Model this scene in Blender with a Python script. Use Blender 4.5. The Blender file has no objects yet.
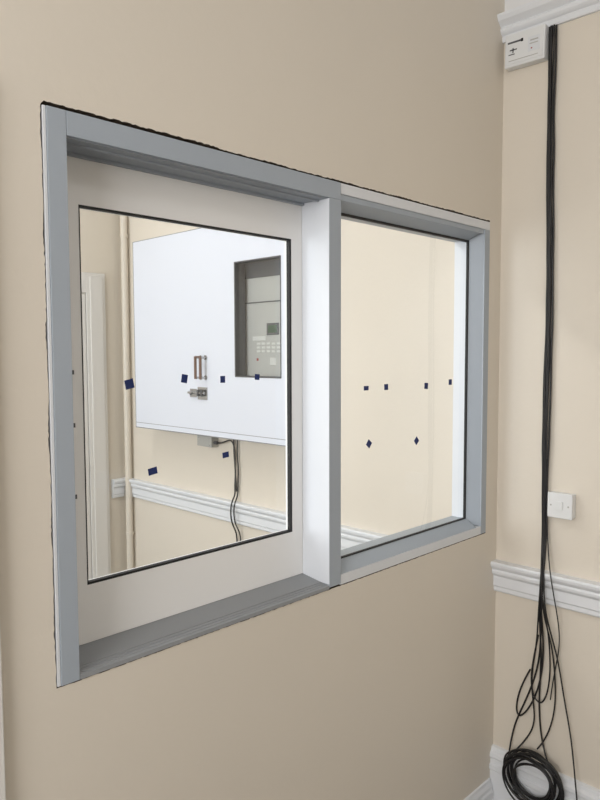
import bpy, bmesh, math, random
import numpy as np
from mathutils import Matrix, Vector
random.seed(4)
S=bpy.context.scene
COL=bpy.context.collection

# ------------------------------------------------ materials
def srgb(r,g,b):
    def c(v):
        v/=255
        return v/12.92 if v<=.04045 else ((v+.055)/1.055)**2.4
    return (c(r),c(g),c(b),1)
def mat(name,col,rough=.5,metal=0,noise=0,nscale=8,bump=0,bscale=200,spec=.5):
    m=bpy.data.materials.new(name);m.use_nodes=True
    nt=m.node_tree;b=nt.nodes["Principled BSDF"]
    b.inputs["Roughness"].default_value=rough;b.inputs["Metallic"].default_value=metal
    b.inputs["Specular IOR Level"].default_value=spec
    tc=nt.nodes.new("ShaderNodeTexCoord")
    if noise>0:
        n=nt.nodes.new("ShaderNodeTexNoise");n.inputs["Scale"].default_value=nscale;n.inputs["Detail"].default_value=5
        nt.links.new(tc.outputs["Object"],n.inputs["Vector"])
        mx=nt.nodes.new("ShaderNodeMixRGB")
        mx.inputs[1].default_value=tuple(c*(1-noise) for c in col[:3])+(1,)
        mx.inputs[2].default_value=tuple(min(1,c*(1+noise)) for c in col[:3])+(1,)
        nt.links.new(n.outputs["Fac"],mx.inputs[0]);nt.links.new(mx.outputs[0],b.inputs["Base Color"])
    else: b.inputs["Base Color"].default_value=col
    if bump>0:
        n2=nt.nodes.new("ShaderNodeTexNoise");n2.inputs["Scale"].default_value=bscale;n2.inputs["Detail"].default_value=4
        nt.links.new(tc.outputs["Object"],n2.inputs["Vector"])
        bp=nt.nodes.new("ShaderNodeBump");bp.inputs["Strength"].default_value=bump;bp.inputs["Distance"].default_value=.002
        nt.links.new(n2.outputs["Fac"],bp.inputs["Height"]);nt.links.new(bp.outputs[0],b.inputs["Normal"])
    return m
M={}
M['wall']=mat("cream_paint",srgb(222,213,199),.5,noise=.02,nscale=2.5,bump=.25,bscale=60)
M['white']=mat("white_gloss_trim",srgb(228,230,233),.35,noise=.01,nscale=10)
M['frieze']=mat("white_matt_paint",srgb(230,230,230),.7,bump=.2,bscale=80)
M['ceil']=mat("ceiling_paint",srgb(232,233,234),.8,bump=.2,bscale=80)
M['floor']=mat("vinyl_floor",srgb(104,101,98),.5,noise=.1,nscale=30)
M['raw']=mat("raw_plaster_gap",srgb(84,70,56),.9,noise=.5,nscale=90,bump=.8,bscale=120)
M['blue']=mat("bluegrey_aluminium",srgb(164,172,181),.38,noise=.015,nscale=30)
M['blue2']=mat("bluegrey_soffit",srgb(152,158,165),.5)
M['sill']=mat("grey_sill",srgb(146,148,150),.5)
M['sash']=mat("white_sash",srgb(237,236,234),.4)
M['pwhite']=mat("post_white",srgb(222,225,230),.4)
M['lightgrey']=mat("light_grey_frame",srgb(220,222,225),.4)
M['black']=mat("black_gasket",srgb(18,18,19),.6)
M['cab']=mat("cabinet_white",srgb(220,224,234),.35)
M['seam']=mat("cabinet_seam",srgb(130,132,136),.6)
M['grey']=mat("alarm_grey",srgb(178,177,172),.5)
M['dkgrey']=mat("dark_grey",srgb(84,84,86),.5)
M['lcd']=mat("lcd",srgb(60,84,66),.15)
M['key']=mat("keypad",srgb(205,205,200),.5)
M['chrome']=mat("chrome",srgb(190,190,190),.25,metal=1)
M['wood']=mat("brown_grip",srgb(112,84,68),.4)
M['tape']=mat("blue_tape",srgb(18,40,100),.6,noise=.1,nscale=100)
M['cable']=mat("black_cable",srgb(26,25,26),.45)
M['cable2']=mat("grey_cable",srgb(96,94,92),.5)
M['plastic']=mat("white_plastic",srgb(226,227,227),.3)
M['red']=mat("red_led",srgb(150,50,40),.4)
M['pipe']=mat("cream_pipe",srgb(218,209,195),.4)
M['door']=mat("door_paint",srgb(224,221,216),.4)
def glass():
    m=bpy.data.materials.new("clear_glass");m.use_nodes=True;nt=m.node_tree;nt.nodes.clear()
    o=nt.nodes.new("ShaderNodeOutputMaterial");t=nt.nodes.new("ShaderNodeBsdfTransparent");g=nt.nodes.new("ShaderNodeBsdfGlossy")
    t.inputs[0].default_value=(.97,.985,.99,1);g.inputs["Roughness"].default_value=.01
    lw=nt.nodes.new("ShaderNodeLayerWeight");lw.inputs[0].default_value=.5
    pw=nt.nodes.new("ShaderNodeMath");pw.operation='POWER';pw.inputs[1].default_value=5
    ma=nt.nodes.new("ShaderNodeMath");ma.operation='MULTIPLY_ADD';ma.inputs[1].default_value=.9;ma.inputs[2].default_value=.06
    mx=nt.nodes.new("ShaderNodeMixShader")
    nt.links.new(lw.outputs["Facing"],pw.inputs[0]);nt.links.new(pw.outputs[0],ma.inputs[0]);nt.links.new(ma.outputs[0],mx.inputs[0])
    nt.links.new(t.outputs[0],mx.inputs[1]);nt.links.new(g.outputs[0],mx.inputs[2]);nt.links.new(mx.outputs[0],o.inputs[0])
    return m
M['glass']=glass()
def emis(name,col,st):
    m=bpy.data.materials.new(name);m.use_nodes=True;b=m.node_tree.nodes["Principled BSDF"]
    b.inputs["Emission Color"].default_value=col;b.inputs["Emission Strength"].default_value=st;return m
M['led']=emis("lamp_diffuser",(1,1,1,1),2)  # glow for the added ceiling fill panels

# ------------------------------------------------ builders
class B:
    def __init__(s): s.bm=bmesh.new(); s.mats=[]
    def mi(s,k):
        if k not in s.mats: s.mats.append(k)
        return s.mats.index(k)
    def box(s,x0,x1,y0,y1,z0,z1,k,mtx=None):
        v=[s.bm.verts.new((x,y,z)) for x in (x0,x1) for y in (y0,y1) for z in (z0,z1)]
        if mtx:
            for q in v:q.co=mtx@q.co
        i=s.mi(k)
        for f in ((0,1,3,2),(4,6,7,5),(0,4,5,1),(2,3,7,6),(0,2,6,4),(1,5,7,3)):
            fc=s.bm.faces.new([v[j] for j in f]);fc.material_index=i
    def prism(s,pts,lo,hi,axis,k):
        def mk(a,p):
            l=list(p);l.insert(axis,a);return s.bm.verts.new(l)
        A=[mk(lo,p) for p in pts];Bv=[mk(hi,p) for p in pts];i=s.mi(k);n=len(pts)
        for j in range(n):
            s.bm.faces.new([A[j],A[(j+1)%n],Bv[(j+1)%n],Bv[j]]).material_index=i
        s.bm.faces.new(A).material_index=i;s.bm.faces.new(Bv[::-1]).material_index=i
    def cyl(s,p0,p1,r,k,seg=16):
        p0=Vector(p0);p1=Vector(p1);d=p1-p0
        q=d.to_track_quat('Z','Y').to_matrix().to_4x4()
        before=set(s.bm.faces)
        bmesh.ops.create_cone(s.bm,cap_ends=True,segments=seg,radius1=r,radius2=r,depth=d.length,matrix=Matrix.Translation((p0+p1)/2)@q)
        i=s.mi(k)
        for f in s.bm.faces:
            if f not in before:f.material_index=i
    def quad(s,ps,k):
        s.bm.faces.new([s.bm.verts.new(p) for p in ps]).material_index=s.mi(k)
    def done(s,name,parent=None,bevel=0,smooth=False):
        bmesh.ops.recalc_face_normals(s.bm,faces=s.bm.faces)
        me=bpy.data.meshes.new(name);s.bm.to_mesh(me);s.bm.free()
        for k in s.mats:me.materials.append(M[k])
        o=bpy.data.objects.new(name,me);COL.objects.link(o)
        if parent:o.parent=parent
        if bevel:
            m=o.modifiers.new("bev","BEVEL");m.width=bevel;m.segments=2;m.limit_method='ANGLE'
        if smooth:
            for p in me.polygons:p.use_smooth=True
        return o
def empty(name,loc=(0,0,0)):
    e=bpy.data.objects.new(name,None);COL.objects.link(e);e.empty_display_size=.1;return e
def tubes(name,paths,parent=None):
    cu=bpy.data.curves.new(name,'CURVE');cu.dimensions='3D';cu.bevel_depth=1;cu.bevel_resolution=3;cu.resolution_u=10
    ks=[]
    for pts,r,k,cyc in paths:
        if k not in ks:ks.append(k)
        sp=cu.splines.new('NURBS');sp.points.add(len(pts)-1)
        for i,p in enumerate(pts):sp.points[i].co=(*p,1);sp.points[i].radius=r
        sp.order_u=4;sp.use_endpoint_u=not cyc;sp.use_cyclic_u=cyc;sp.material_index=ks.index(k)
    tmp=bpy.data.objects.new(name+"_c",cu);COL.objects.link(tmp)
    for k in ks:cu.materials.append(M[k])
    dg=bpy.context.evaluated_depsgraph_get();dg.update()
    me=bpy.data.meshes.new_from_object(tmp.evaluated_get(dg));bpy.data.objects.remove(tmp)
    me.name=name
    if len(me.materials)==0:
        for k in ks:me.materials.append(M[k])
    for p in me.polygons:p.use_smooth=True
    o=bpy.data.objects.new(name,me);COL.objects.link(o)
    if parent:o.parent=parent
    return o

XR=2.294; YB=.105; FZ=-.10; CZ=3.25; YF=2.50; XL=-2.4; YK=-4.2
# ------------------------------------------------ partition wall with ragged opening
def partition():
    b=B();bm=b.bm;iw=b.mi('wall');ir=b.mi('raw')
    x0,x1,z0,z1=.5962,2.2137,.9592,2.0587
    n1,n2=260,170;mg=.03
    inner=[];mid=[]
    def j(a=.0022):return (random.random()-.3)*a
    for i in range(n1):
        t=i/n1;x=x0+(x1-x0)*t
        inner.append((x,z0-j(.0016)));mid.append((x0-mg+(x1-x0+2*mg)*t,z0-mg))
    for i in range(n2):
        t=i/n2;inner.append((x1+j(.001),z0+(z1-z0)*t));mid.append((x1+mg,z0-mg+(z1-z0+2*mg)*t))
    for i in range(n1):
        t=i/n1;x=x1-(x1-x0)*t
        k=min(1,max(0,(1.03-x)/.05))
        up=j(.0026)+.005*k+(1-k)*(.0018+.0014*max(0,math.sin(x*23)))
        inner.append((x,z1+up));mid.append((x1+mg-(x1-x0+2*mg)*t,z1+mg))
    for i in range(n2):
        t=i/n2;inner.append((x0-j(.0022)-.0016*max(0,math.sin(t*37)),z1-(z1-z0)*t));mid.append((x0-mg,z1+mg-(z1-z0+2*mg)*t))
    n=len(inner)
    corners=[0,n1,n1+n2,2*n1+n2]
    oc=[(XL,FZ),(XR,FZ),(XR,CZ),(XL,CZ)]
    for y in (0,YB):
        A=[bm.verts.new((p[0],y,p[1])) for p in inner];C=[bm.verts.new((p[0],y,p[1])) for p in mid]
        Ov=[bm.verts.new((p[0],y,p[1])) for p in oc]
        for i in range(n):
            q=(i+1)%n
            bm.faces.new([A[i],A[q],C[q],C[i]]).material_index=iw
        for s in range(4):
            a=corners[s];e=corners[(s+1)%4] if s<3 else n
            chain=[C[k%n] for k in range(a,e+1)]
            bm.faces.new(chain+[Ov[(s+1)%4],Ov[s]]).material_index=iw
        if y==0:A0,C0,O0=A,C,Ov
    for i in range(n):
        q=(i+1)%n
        bm.faces.new([A0[i],A0[q],A[q],A[i]]).material_index=ir
    for s in range(4):
        q=(s+1)%4
        bm.faces.new([O0[s],O0[q],Ov[q],Ov[s]]).material_index=iw
    return b.done("wall_front")
partition()
b=B();b.box(XR,XR+.12,YK-.12,YF+.12,FZ,2.73,'wall');b.box(XR,XR+.12,YK-.12,YF+.12,2.73,CZ,'frieze');b.done("wall_right")
b=B();b.box(XL-.12,XL,YK-.12,YF+.12,FZ,CZ,'wall');b.done("wall_left")
b=B();b.box(XL,XR,YK-.12,YK,FZ,CZ,'wall');b.done("wall_back")
b=B();b.box(XL,XR,YF,YF+.12,FZ,CZ,'wall');b.done("wall_far")
b=B();b.box(XL-.12,XR+.12,YK-.12,YF+.12,FZ-.1,FZ,'floor');b.done("floor")
b=B();b.box(XL-.12,XR+.12,YK-.12,YF+.12,CZ,CZ+.1,'ceil');b.done("ceiling")

# ------------------------------------------------ trims
def run_y(name,prof,y0,y1):
    b=B();pts=[(XR-d,z) for d,z in prof];b.prism(pts,y0,y1,1,'white');return b.done(name)
def run_x(name,prof,x0,x1,yw):
    b=B();pts=[(yw-d,z) for d,z in prof];b.prism(pts,x0,x1,0,'white');return b.done(name)
dado=[(0,.731),(.010,.731),(.014,.736),(.014,.750),(.018,.755),(.018,.790),(.022,.795),(.028,.801),(.030,.810),(.027,.817),(.032,.822),(.038,.830),(.040,.839),(.037,.846),(0,.846)]
run_y("trim_1",dado,YK,0);run_y("trim_2",dado,YB,YF)
run_x("trim_3",dado,2.175,XR-.04,YF)
prail=[(0,2.683),(.010,2.683),(.013,2.69),(.013,2.703),(.02,2.707),(.026,2.714),(.028,2.722),(.024,2.729),(.032,2.735),(.044,2.745),(.05,2.757),(.05,2.766),(.0,2.77)]
run_y("trim_4",prail,YK,0);run_y("trim_5",prail,YB,YF)
sk=[(0,FZ),(.022,FZ),(.022,.055),(.027,.06),(.027,.075),(.02,.08),(.02,.1),(.026,.106),(.024,.118),(.016,.126),(.012,.14),(0,.143)]
run_y("baseboard_right",sk,YK,0)
run_y("baseboard_right.001",sk,YB,YF)
sk2=[(0,FZ),(.018,FZ),(.018,-.02),(.014,-.012),(.014,0),(.008,.012),(.006,.022),(0,.024)]
run_x("baseboard_front",sk2,.53,XR-.028,0)

# ------------------------------------------------ window
W=empty("window_1")
X0,X1,Z0,Z1=.598,2.2115,.962,2.056
PX0,PX1=1.375,1.423
JX=.643
b=B()
b.box(X0+.007,JX,0-.004,.14,Z0,Z1,'blue')
b.box(X0,X0+.0065,-.002,.10,Z0,Z1,'lightgrey')
b.box(JX+.0008,PX1-.0005,-.004,.0935,2.0105,Z1,'blue')
b.box(JX+.0008,PX1-.0005,.094,.14,2.0105,Z1,'blue2')
b.done("left_frame",W,.0008)
b=B()
b.box(JX+.001,PX0-.001,.004,.092,2.0085,2.0102,'blue2')
b.box(JX+.001,PX0-.001,.030,.036,2.0045,2.009,'blue2')
b.box(JX+.001,PX0-.001,.086,.0945,2.002,2.009,'blue2')
b.done("head_track",W)
b=B()
b.box(PX0+.0015,PX1,-.004,.02,Z0+.004,2.010,'blue')
b.box(PX0,PX0+.0014,-.0035,.096,.975,2.0085,'pwhite')
b.box(PX0+.0015,PX1,.02,.14,Z0+.004,2.010,'pwhite')
b.done("centre_post",W,.0006)
b=B()
b.prism([(-.004,Z0),(-.004,.971),(.093,.984),(.14,.984),(.14,Z0)],JX+.0008,PX0+.0008,0,'sill')
for i,yy in enumerate((.004,.014,.024)):
    zz=.971+(yy+.004)*.134
    b.box(JX+.001,PX0-.001,yy,yy+.003,zz-.002,zz+.0016,'sill')
b.done("sill",W)
SX0,SX1,SZ0,SZ1=.6435,1.3745,.985,2.004
GX0,GX1,GZ0,GZ1=.717,1.333,1.111,1.909
def ring(b,x0,x1,z0,z1,gx0,gx1,gz0,gz1,y0,y1,k):
    b.box(x0,gx0,y0,y1,z0,z1,k);b.box(gx1,x1,y0,y1,z0,z1,k)
    b.box(gx0,gx1,y0,y1,z0,gz0,k);b.box(gx0,gx1,y0,y1,gz1,z1,k)
b=B();ring(b,SX0,SX1,SZ0,SZ1,GX0,GX1,GZ0,GZ1,.096,.116,'sash');b.done("sliding_sash",W)
b=B();ring(b,GX0,GX1,GZ0,GZ1,GX0+.0025,GX1-.006,GZ0+.005,GZ1-.0045,.0955,.108,'black')
ring(b,GX0,GX1,GZ0,GZ1,GX0+.002,GX1-.004,GZ0+.004,GZ1-.004,.1081,.116,'sash');b.done("sash_gasket",W)
def pane(x0,x1,z0,z1,y,name):
    b=B();b.quad([(x0,y,z0),(x1,y,z0),(x1,y,z1),(x0,y,z1)],'glass');b.done(name,W)
pane(GX0+.001,GX1-.001,GZ0+.001,GZ1-.001,.1005,"sash_glass")
b=B()
for z in (1.30,1.45,1.56): b.box(.690,.697,.093,.0965,z,z+.009,'dkgrey')
b.done("sash_catches",W)
FX0=PX1+.0005
b=B()
b.box(FX0,X1,-.002,.10,2.028,Z1,'lightgrey')
b.box(FX0,X1-.030,.002,.10,2.012,2.0279,'blue')
b.prism([(.002,2.012),(.044,1.991),(.10,1.991),(.10,2.012)],FX0,2.147,0,'blue')
b.box(2.178,X1,-.002,.10,Z0,2.0278,'blue')
b.prism([(2.178,.002),(2.150,.044),(2.178,.044)],Z0+.03,2.012,2,'blue')
b.box(2.150,2.1778,.0445,.10,Z0+.02,2.012,'pwhite')
b.box(FX0,2.1778,-.002,.10,Z0,.990,'lightgrey')
b.prism([(0,.9905),(.044,1.016),(.10,1.016),(.10,.9905)],FX0,2.151,0,'blue')
b.box(FX0,FX0+.004,.0445,.10,.99,2.01,'pwhite')
b.done("right_frame",W,.0006)
b=B();g0=FX0+.001
ring(b,g0,2.151,1.014,1.993,g0+.004,2.145,1.019,1.985,.0425,.0505,'black');b.done("fixed_gasket",W)
pane(g0+.002,2.149,1.016,1.990,.0455,"fixed_glass")

b=B()
def tp(x,z,y,w,h,a):
    m=Matrix.Translation((x,y,z))@Matrix.Rotation(math.radians(a),4,'Y')
    b.box(-w/2,w/2,-.0006,0,-h/2,h/2,'tape',m)
yl=.1000;kf=.9917
for x,z,w,h,a in [(.838,1.535,.022,.021,-12),(.988,1.543,.017,.020,10),(1.105,1.538,.015,.017,0),(1.221,1.541,.016,.015,5),(.895,1.332,.024,.016,-8),(1.112,1.347,.020,.014,-5)]:tp(x*kf,1.6+(z-1.6)*kf,yl,w,h,a)
yr=.0448
for x,z,w,h,a in [(1.591,1.500,.022,.013,0),(1.687,1.500,.019,.018,0),(1.900,1.496,.020,.020,5),(2.043,1.504,.019,.019,0),(1.605,1.334,.020,.020,40),(1.848,1.321,.020,.020,48)]:tp(x,z,yr,w,h,a)
b.done("blue_tape_squares",W)

# ------------------------------------------------ door frame beside
D=empty("door_1")
b=B();b.box(.41,.4865,-.02,0,FZ,2.0,'door');b.box(-.42,-.34,-.02,0,FZ,2.0,'door');b.box(-.42,.4865,-.02,0,2.0,2.08,'door');b.box(.4866,.4915,-.004,0,FZ,2.08,'dkgrey');b.done("architrave",D,.002)
b=B();b.box(-.338,.408,-.012,0,FZ+.008,1.998,'door');b.done("leaf",D)
b=B();b.cyl((-.28,-.012,.95),(-.28,-.055,.95),.009,'chrome');b.cyl((-.28,-.05,.95),(-.17,-.05,.95),.009,'chrome');b.done("lever_handle",D)

# ------------------------------------------------ other room
D=empty("door_2")
b=B()
for (a0,a1) in ((2.03,2.15),(1.06,1.18)):
    b.box(a0,a1,YF-.02,YF,FZ,2.078,'door');b.box(a0+.02,a1-.02,YF-.028,YF-.02,FZ,2.058,'door')
b.box(1.18,2.03,YF-.02,YF,1.96,2.078,'door');b.done("architrave",D,.002)
b=B();b.box(1.185,2.025,YF-.012,YF,FZ+.008,1.955,'door');b.done("leaf",D)
b=B();b.cyl((1.94,YF-.012,.95),(1.94,YF-.055,.95),.009,'chrome');b.cyl((1.94,YF-.05,.95),(1.83,YF-.05,.95),.009,'chrome');b.done("lever_handle",D)
b=B();b.cyl((2.262,2.445,FZ),(2.262,2.445,CZ),.02,'pipe',24)
for z in (.5,1.4,2.3):
    b.cyl((2.262,2.445,z),(2.262,2.445,z+.018),.023,'pipe',24);b.cyl((2.262,2.445,z+.009),(XR,2.445,z+.009),.006,'pipe')
b.done("wall_pipe",None,0)

CB=empty("wall_cabinet")
cx=2.14;cy0,cy1,cz0,cz1=.885,2.157,1.192,2.225
wy0,wy1,wz0,wz1=.972,1.286,1.495,2.032
b=B()
def ryz(b,x0,x1,k):
    b.box(x0,x1,cy0,wy0,cz0,cz1,k);b.box(x0,x1,wy1,cy1,cz0,cz1,k)
    b.box(x0,x1,wy0,wy1,cz0,wz0,k);b.box(x0,x1,wy0,wy1,wz1,cz1,k)
ryz(b,cx,cx+.018,'cab')
b.box(cx+.02,XR,cy0+.003,cy0+.02,cz0+.003,cz1-.003,'cab');b.box(cx+.02,XR,cy1-.02,cy1-.003,cz0+.003,cz1-.003,'cab')
b.box(cx+.02,XR,cy0+.02,cy1-.02,cz0+.003,cz0+.02,'cab');b.box(cx+.02,XR,cy0+.02,cy1-.02,cz1-.02,cz1-.003,'cab')
b.box(cx+.018,cx+.02,cy0+.003,cy1-.003,cz0+.003,wz0,'seam');b.box(cx+.018,cx+.02,cy0+.003,cy1-.003,wz1,cz1-.003,'seam')
b.box(cx-.0006,cx,cy0,cy1,cz0,cz0+.004,'seam');b.box(cx-.0006,cx,cy0,cy1,cz1-.003,cz1,'seam');b.box(cx-.0006,cx,cy1-.004,cy1,cz0,cz1,'seam')
b.box(cx-.0005,cx,cy0+.005,cy1-.005,cz0+.028,cz0+.0305,'seam')
b.done("carcass",CB)
b=B()
b.box(cx-.002,cx+.05,wy0-.001,wy0+.004,wz0,wz1,'dkgrey');b.box(cx-.002,cx+.06,wy1-.006,wy1+.002,wz0,wz1,'dkgrey')  # frame sides; dark grey at the far side paints in the recess shadow
b.box(cx-.002,cx+.05,wy0,wy1,wz0-.002,wz0+.004,'dkgrey');b.box(cx-.002,cx+.05,wy0,wy1,wz1-.004,wz1+.002,'dkgrey')
b.done("vision_panel_frame",CB)
b=B();b.quad([(cx+.01,wy0+.008,wz0+.006),(cx+.01,wy1-.01,wz0+.006),(cx+.01,wy1-.01,wz1-.006),(cx+.01,wy0+.008,wz1-.006)],'glass');b.done("vision_panel_glass",CB)
b=B()
fx=2.215
b.box(fx,XR,.90,1.36,1.44,2.10,'grey')
b.box(fx-.004,fx,.92,1.34,1.46,1.84,'grey')
b.box(fx-.003,fx,.92,1.34,1.96,2.08,'dkgrey')
b.box(fx-.006,fx-.003,.92,1.34,1.842,1.847,'dkgrey')
b.box(fx-.007,fx-.003,1.06,1.14,1.69,1.745,'dkgrey');b.box(fx-.008,fx-.006,1.07,1.13,1.70,1.735,'lcd')
for r in range(3):
    for c in range(5):
        y=1.05+c*.034;z=1.655-r*.018
        b.box(fx-.006,fx-.003,y,y+.024,z-.010,z,'key')
b.box(fx-.005,fx-.003,1.15,1.24,1.665,1.685,'key')
b.box(fx-.006,fx-.003,1.08,1.12,1.55,1.585,'key')
b.box(fx-.006,fx-.003,1.20,1.212,1.57,1.582,'red')
b.done("fire_alarm_panel",CB,.001)
hy,hz=1.552,1.535
b=B()
for yy in (hy,hy-.040):
    for z in (hz-.05,hz+.05): 
        b.cyl((cx,yy,z),(cx-.035,yy,z),.006,'chrome',);b.cyl((cx,yy,z),(cx-.004,yy,z),.012,'chrome')
    b.cyl((cx-.035,yy,hz-.056),(cx-.035,yy,hz+.056),.0070,'wood')
b.cyl((cx-.035,hy,hz+.054),(cx-.035,hy-.04,hz+.054),.005,'wood')
b.done("pull_handle",CB,0)
b=B()
b.box(cx-.005,cx,1.50,1.575,1.375,1.437,'chrome');b.box(cx-.005,cx,1.585,1.64,1.385,1.427,'chrome')
b.cyl((cx-.014,1.51,1.408),(cx-.014,1.64,1.408),.007,'chrome');b.cyl((cx-.014,1.60,1.408),(cx-.034,1.60,1.400),.005,'dkgrey')
for y in (1.52,1.55):b.box(cx-.022,cx-.004,y,y+.012,1.392,1.424,'dkgrey')
b.done("slide_bolt",CB,0)

b=B()
b.box(XR-.045,XR,1.61,1.735,1.115,1.175,'grey');b.box(XR-.048,XR-.045,1.614,1.731,1.119,1.171,'grey')
b.cyl((XR-.03,1.63,1.17),(XR-.03,1.63,1.195),.010,'grey')
b.cyl((XR-.025,1.61,1.14),(XR-.025,1.59,1.14),.010,'dkgrey')
for y,z in ((1.625,1.127),(1.72,1.163)):b.cyl((XR-.048,y,z),(XR-.0505,y,z),.004,'chrome')
b.done("junction_box",None,.002)
def wp(pts,x=XR-.012): return [(x if z>.87 or z<.70 else XR-.05,y,z) for y,z in pts]
tubes("wall_cable",[
 (wp([(1.47,1.20),(1.475,1.1),(1.455,1.0),(1.47,.93),(1.46,.88),(1.46,.84),(1.455,.74),(1.45,.69),(1.455,.6),(1.45,.4),(1.45,.15)]),.004,'cable',False),
 (wp([(1.44,1.20),(1.45,1.1),(1.43,1.02),(1.445,.93),(1.44,.88),(1.435,.84),(1.43,.74),(1.42,.69),(1.425,.6),(1.42,.4),(1.42,.15)]),.0035,'cable2',False),
 ([(XR-.025,1.595,1.14),(XR-.03,1.54,1.14),(XR-.02,1.50,1.17),(XR-.012,1.47,1.15),(XR-.012,1.46,1.08),(XR-.012,1.465,.98),(XR-.014,1.45,.9)],.004,'cable',False)])

# ------------------------------------------------ right wall items (front room)
E=empty("alarm_interface_box")
b=B()
T=Matrix.Translation((XR,-.094,2.634))@Matrix.Rotation(math.radians(1.0),4,'X')
b.box(-.035,0,-.072,.072,-.055,.055,'plastic',T)
b.done("housing",E,.004)
b=B()
b.box(-.0368,-.0345,-.066,.066,-.045,.046,'plastic',T)
b.done("cover_plate",E,.0008)
b=B()
b.box(-.0375,-.0366,.010,.060,.022,.028,'dkgrey',T);b.box(-.0375,-.0366,.004,.012,.020,.030,'black',T)
b.box(-.0375,-.0366,.026,.052,-.002,.002,'dkgrey',T);b.box(-.0375,-.0366,.038,.042,-.010,.006,'dkgrey',T)
b.box(-.0375,-.0366,.034,.056,-.016,-.013,'dkgrey',T)
b.box(-.0375,-.0366,-.056,-.014,-.022,.026,'lightgrey',T)
b.box(-.038,-.0374,-.050,-.022,.012,.016,'grey',T);b.box(-.038,-.0374,-.050,-.020,.002,.005,'grey',T);b.box(-.038,-.0374,-.030,-.025,-.014,-.010,'red',T)
b.box(-.0375,-.0366,-.05,.055,-.036,-.034,'grey',T)
b.done("markings",E)

E=empty("fused_spur_switch")
b=B();sy,sz=-.250,1.088
b.box(XR-.028,XR,sy-.041,sy+.041,sz-.041,sz+.041,'plastic');b.box(XR-.036,XR-.0275,sy-.043,sy+.043,sz-.043,sz+.043,'plastic');b.done("plate",E,.003)
b=B();b.box(XR-.041,XR-.0355,sy-.010,sy+.008,sz-.014,sz+.014,'plastic')
for d in (-.03,.03):b.cyl((XR-.036,sy+d,sz),(XR-.0375,sy+d,sz),.0032,'grey')
b.done("rocker_and_screws",E,.001)

paths=[]
def bx(z):
    if .70<z<.88:return XR-.052
    if z<.2:return XR-.045
    return XR-.012
rnd=random.Random(9)
ends=[
 [(-.195,.74),(-.180,.55),(-.150,.42),(-.105,.30),(-.072,.22),(-.078,.12)],
 [(-.205,.72),(-.230,.60),(-.245,.45),(-.240,.35),(-.215,.25),(-.180,.205)],
 [(-.208,.72),(-.245,.58),(-.275,.42),(-.305,.30),(-.335,.15),(-.35,0.0),(-.355,-.09)],
 [(-.195,.72),(-.190,.55),(-.185,.40),(-.190,.30),(-.200,.22),(-.23,.18)],
 [(-.190,.72),(-.170,.58),(-.150,.46),(-.165,.36),(-.175,.28),(-.130,.21),(-.10,.17)],
 [(-.203,.76),(-.216,.66),(-.232,.52),(-.220,.42),(-.185,.36),(-.150,.42),(-.155,.52),(-.18,.62)],
 [(-.198,.72),(-.200,.6),(-.19,.45),(-.150,.34),(-.11,.28),(-.085,.33),(-.11,.42),(-.15,.48)],
]
offs=[-.011,-.0075,-.004,-.0005,.003,.0065,.010]
for i,e in enumerate(ends):
    o=offs[i];pts=[]
    zs=np.linspace(2.68,.95,22)
    for z in zs:
        t=(2.68-z)/1.73
        w=.55+.45*math.sin(t*8+i*.5)
        yc=-.184-.006*t+.003*math.sin(t*9)
        y=yc+o*(.35+.65*w if i%2 else 1)+rnd.uniform(-.0022,.0022)
        if z<1.2:y=yc+o*.6+rnd.uniform(-.0015,.0015)
        pts.append((bx(z)-(i%2)*.006-rnd.uniform(0,.003),y,z))
    pts.append((XR-.03-(i%2)*.006,-.194+o*.6,.90))
    for y,z in e:pts.append((bx(z)-(i%3)*.007,y+rnd.uniform(-.006,.006),z))
    paths.append((pts,.0027 if i%3 else .0031,'cable' if i not in (3,) else 'cable2',False))
paths.append(([(XR-.014,-.185,1.6),(XR-.014,-.19,1.2),(XR-.014,-.198,1.0),(XR-.05,-.225,.86),(XR-.055,-.255,.74),(XR-.02,-.262,.6),(XR-.02,-.235,.5),(XR-.02,-.225,.4)],.002,'cable2',False))
CBL=empty("cable_bundle")
tubes("hanging_cables",paths,CBL)
paths=[]
for k in range(17):
    r=.068+.036*rnd.random();cy=-.182+rnd.uniform(-.013,.013);cz=.108+rnd.uniform(-.012,.012)
    pts=[]
    for a in range(14):
        t=a/14*2*math.pi;rr=r*(1+rnd.uniform(-.055,.055))
        pts.append((XR-.042-.0055*(k%7)+rnd.uniform(-.005,.005),cy+rr*math.cos(t)*1.08,cz+rr*math.sin(t)))
    paths.append((pts,.0032,'cable',True))
tubes("cable_coil",paths,CBL)

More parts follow.
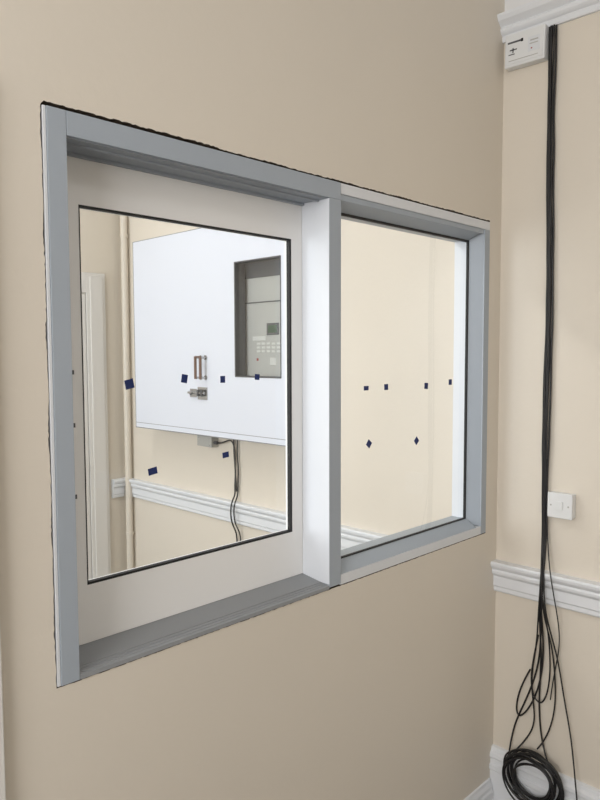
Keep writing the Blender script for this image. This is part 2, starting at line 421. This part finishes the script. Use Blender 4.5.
# ------------------------------------------------ lights
def area(name,loc,size,rot,power,col):
    l=bpy.data.lights.new(name,'AREA');l.shape='RECTANGLE';l.size,l.size_y=size;l.energy=power;l.color=col
    o=bpy.data.objects.new(name,l);COL.objects.link(o);o.location=loc;o.rotation_euler=rot;return o
area("daylight_front_room",(XL+.08,-1.5,1.95),(1.8,1.8),(0,math.radians(-90),0),82,(.985,.985,.99))
area("daylight_back_wall",(0.2,YK+.08,1.9),(2.4,1.4),(math.radians(90),0,0),3,(1,.98,.95))
area("daylight_rear_room",(XL+.08,1.35,1.7),(1.6,2.0),(0,math.radians(-90),0),88,(.89,.945,1))
def fill_panel(name,x,y,p,sx=1.15,sy=.3):  # unseen ceiling panel with area light, added to brighten the room
    e=empty(name)
    b=B();b.box(x-sx/2-.02,x+sx/2+.02,y-sy/2-.02,y+sy/2+.02,CZ-.05,CZ,'white');b.box(x-sx/2,x+sx/2,y-sy/2,y+sy/2,CZ-.052,CZ-.0501,'led');b.done("fitting",e)
    l=area(name+"_light",(x,y,CZ-.06),(sx,sy),(0,0,0),p,(1,.99,.97));l.parent=e
fill_panel("ceiling_light",.2,-1.9,5)
fill_panel("ceiling_light.001",.6,1.4,20)
w=bpy.data.worlds.new("World");S.world=w;w.use_nodes=True
w.node_tree.nodes["Background"].inputs[0].default_value=(.8,.85,.9,1);w.node_tree.nodes["Background"].inputs[1].default_value=.5

# ------------------------------------------------ camera
yaw,pit,roll=.7763,.0657,-.0033
C=Vector((0,-1.245,1.6))
F=Vector((math.cos(yaw)*math.cos(pit),math.sin(yaw)*math.cos(pit),-math.sin(pit)))
R=Vector((math.sin(yaw),-math.cos(yaw),0));U=R.cross(F)
c,s=math.cos(roll),math.sin(roll)
R,U=c*R+s*U,-s*R+c*U
cd=bpy.data.cameras.new("camera");co=bpy.data.objects.new("camera",cd);COL.objects.link(co)
mw=Matrix.Identity(4)
for i in range(3):mw[i][0]=R[i];mw[i][1]=U[i];mw[i][2]=-F[i];mw[i][3]=C[i]
co.matrix_world=mw
cd.sensor_fit='VERTICAL';cd.sensor_height=24;cd.lens=694.45/800*24;cd.clip_start=.02
S.camera=co
S.view_settings.view_transform='Standard'
S.view_settings.exposure=0
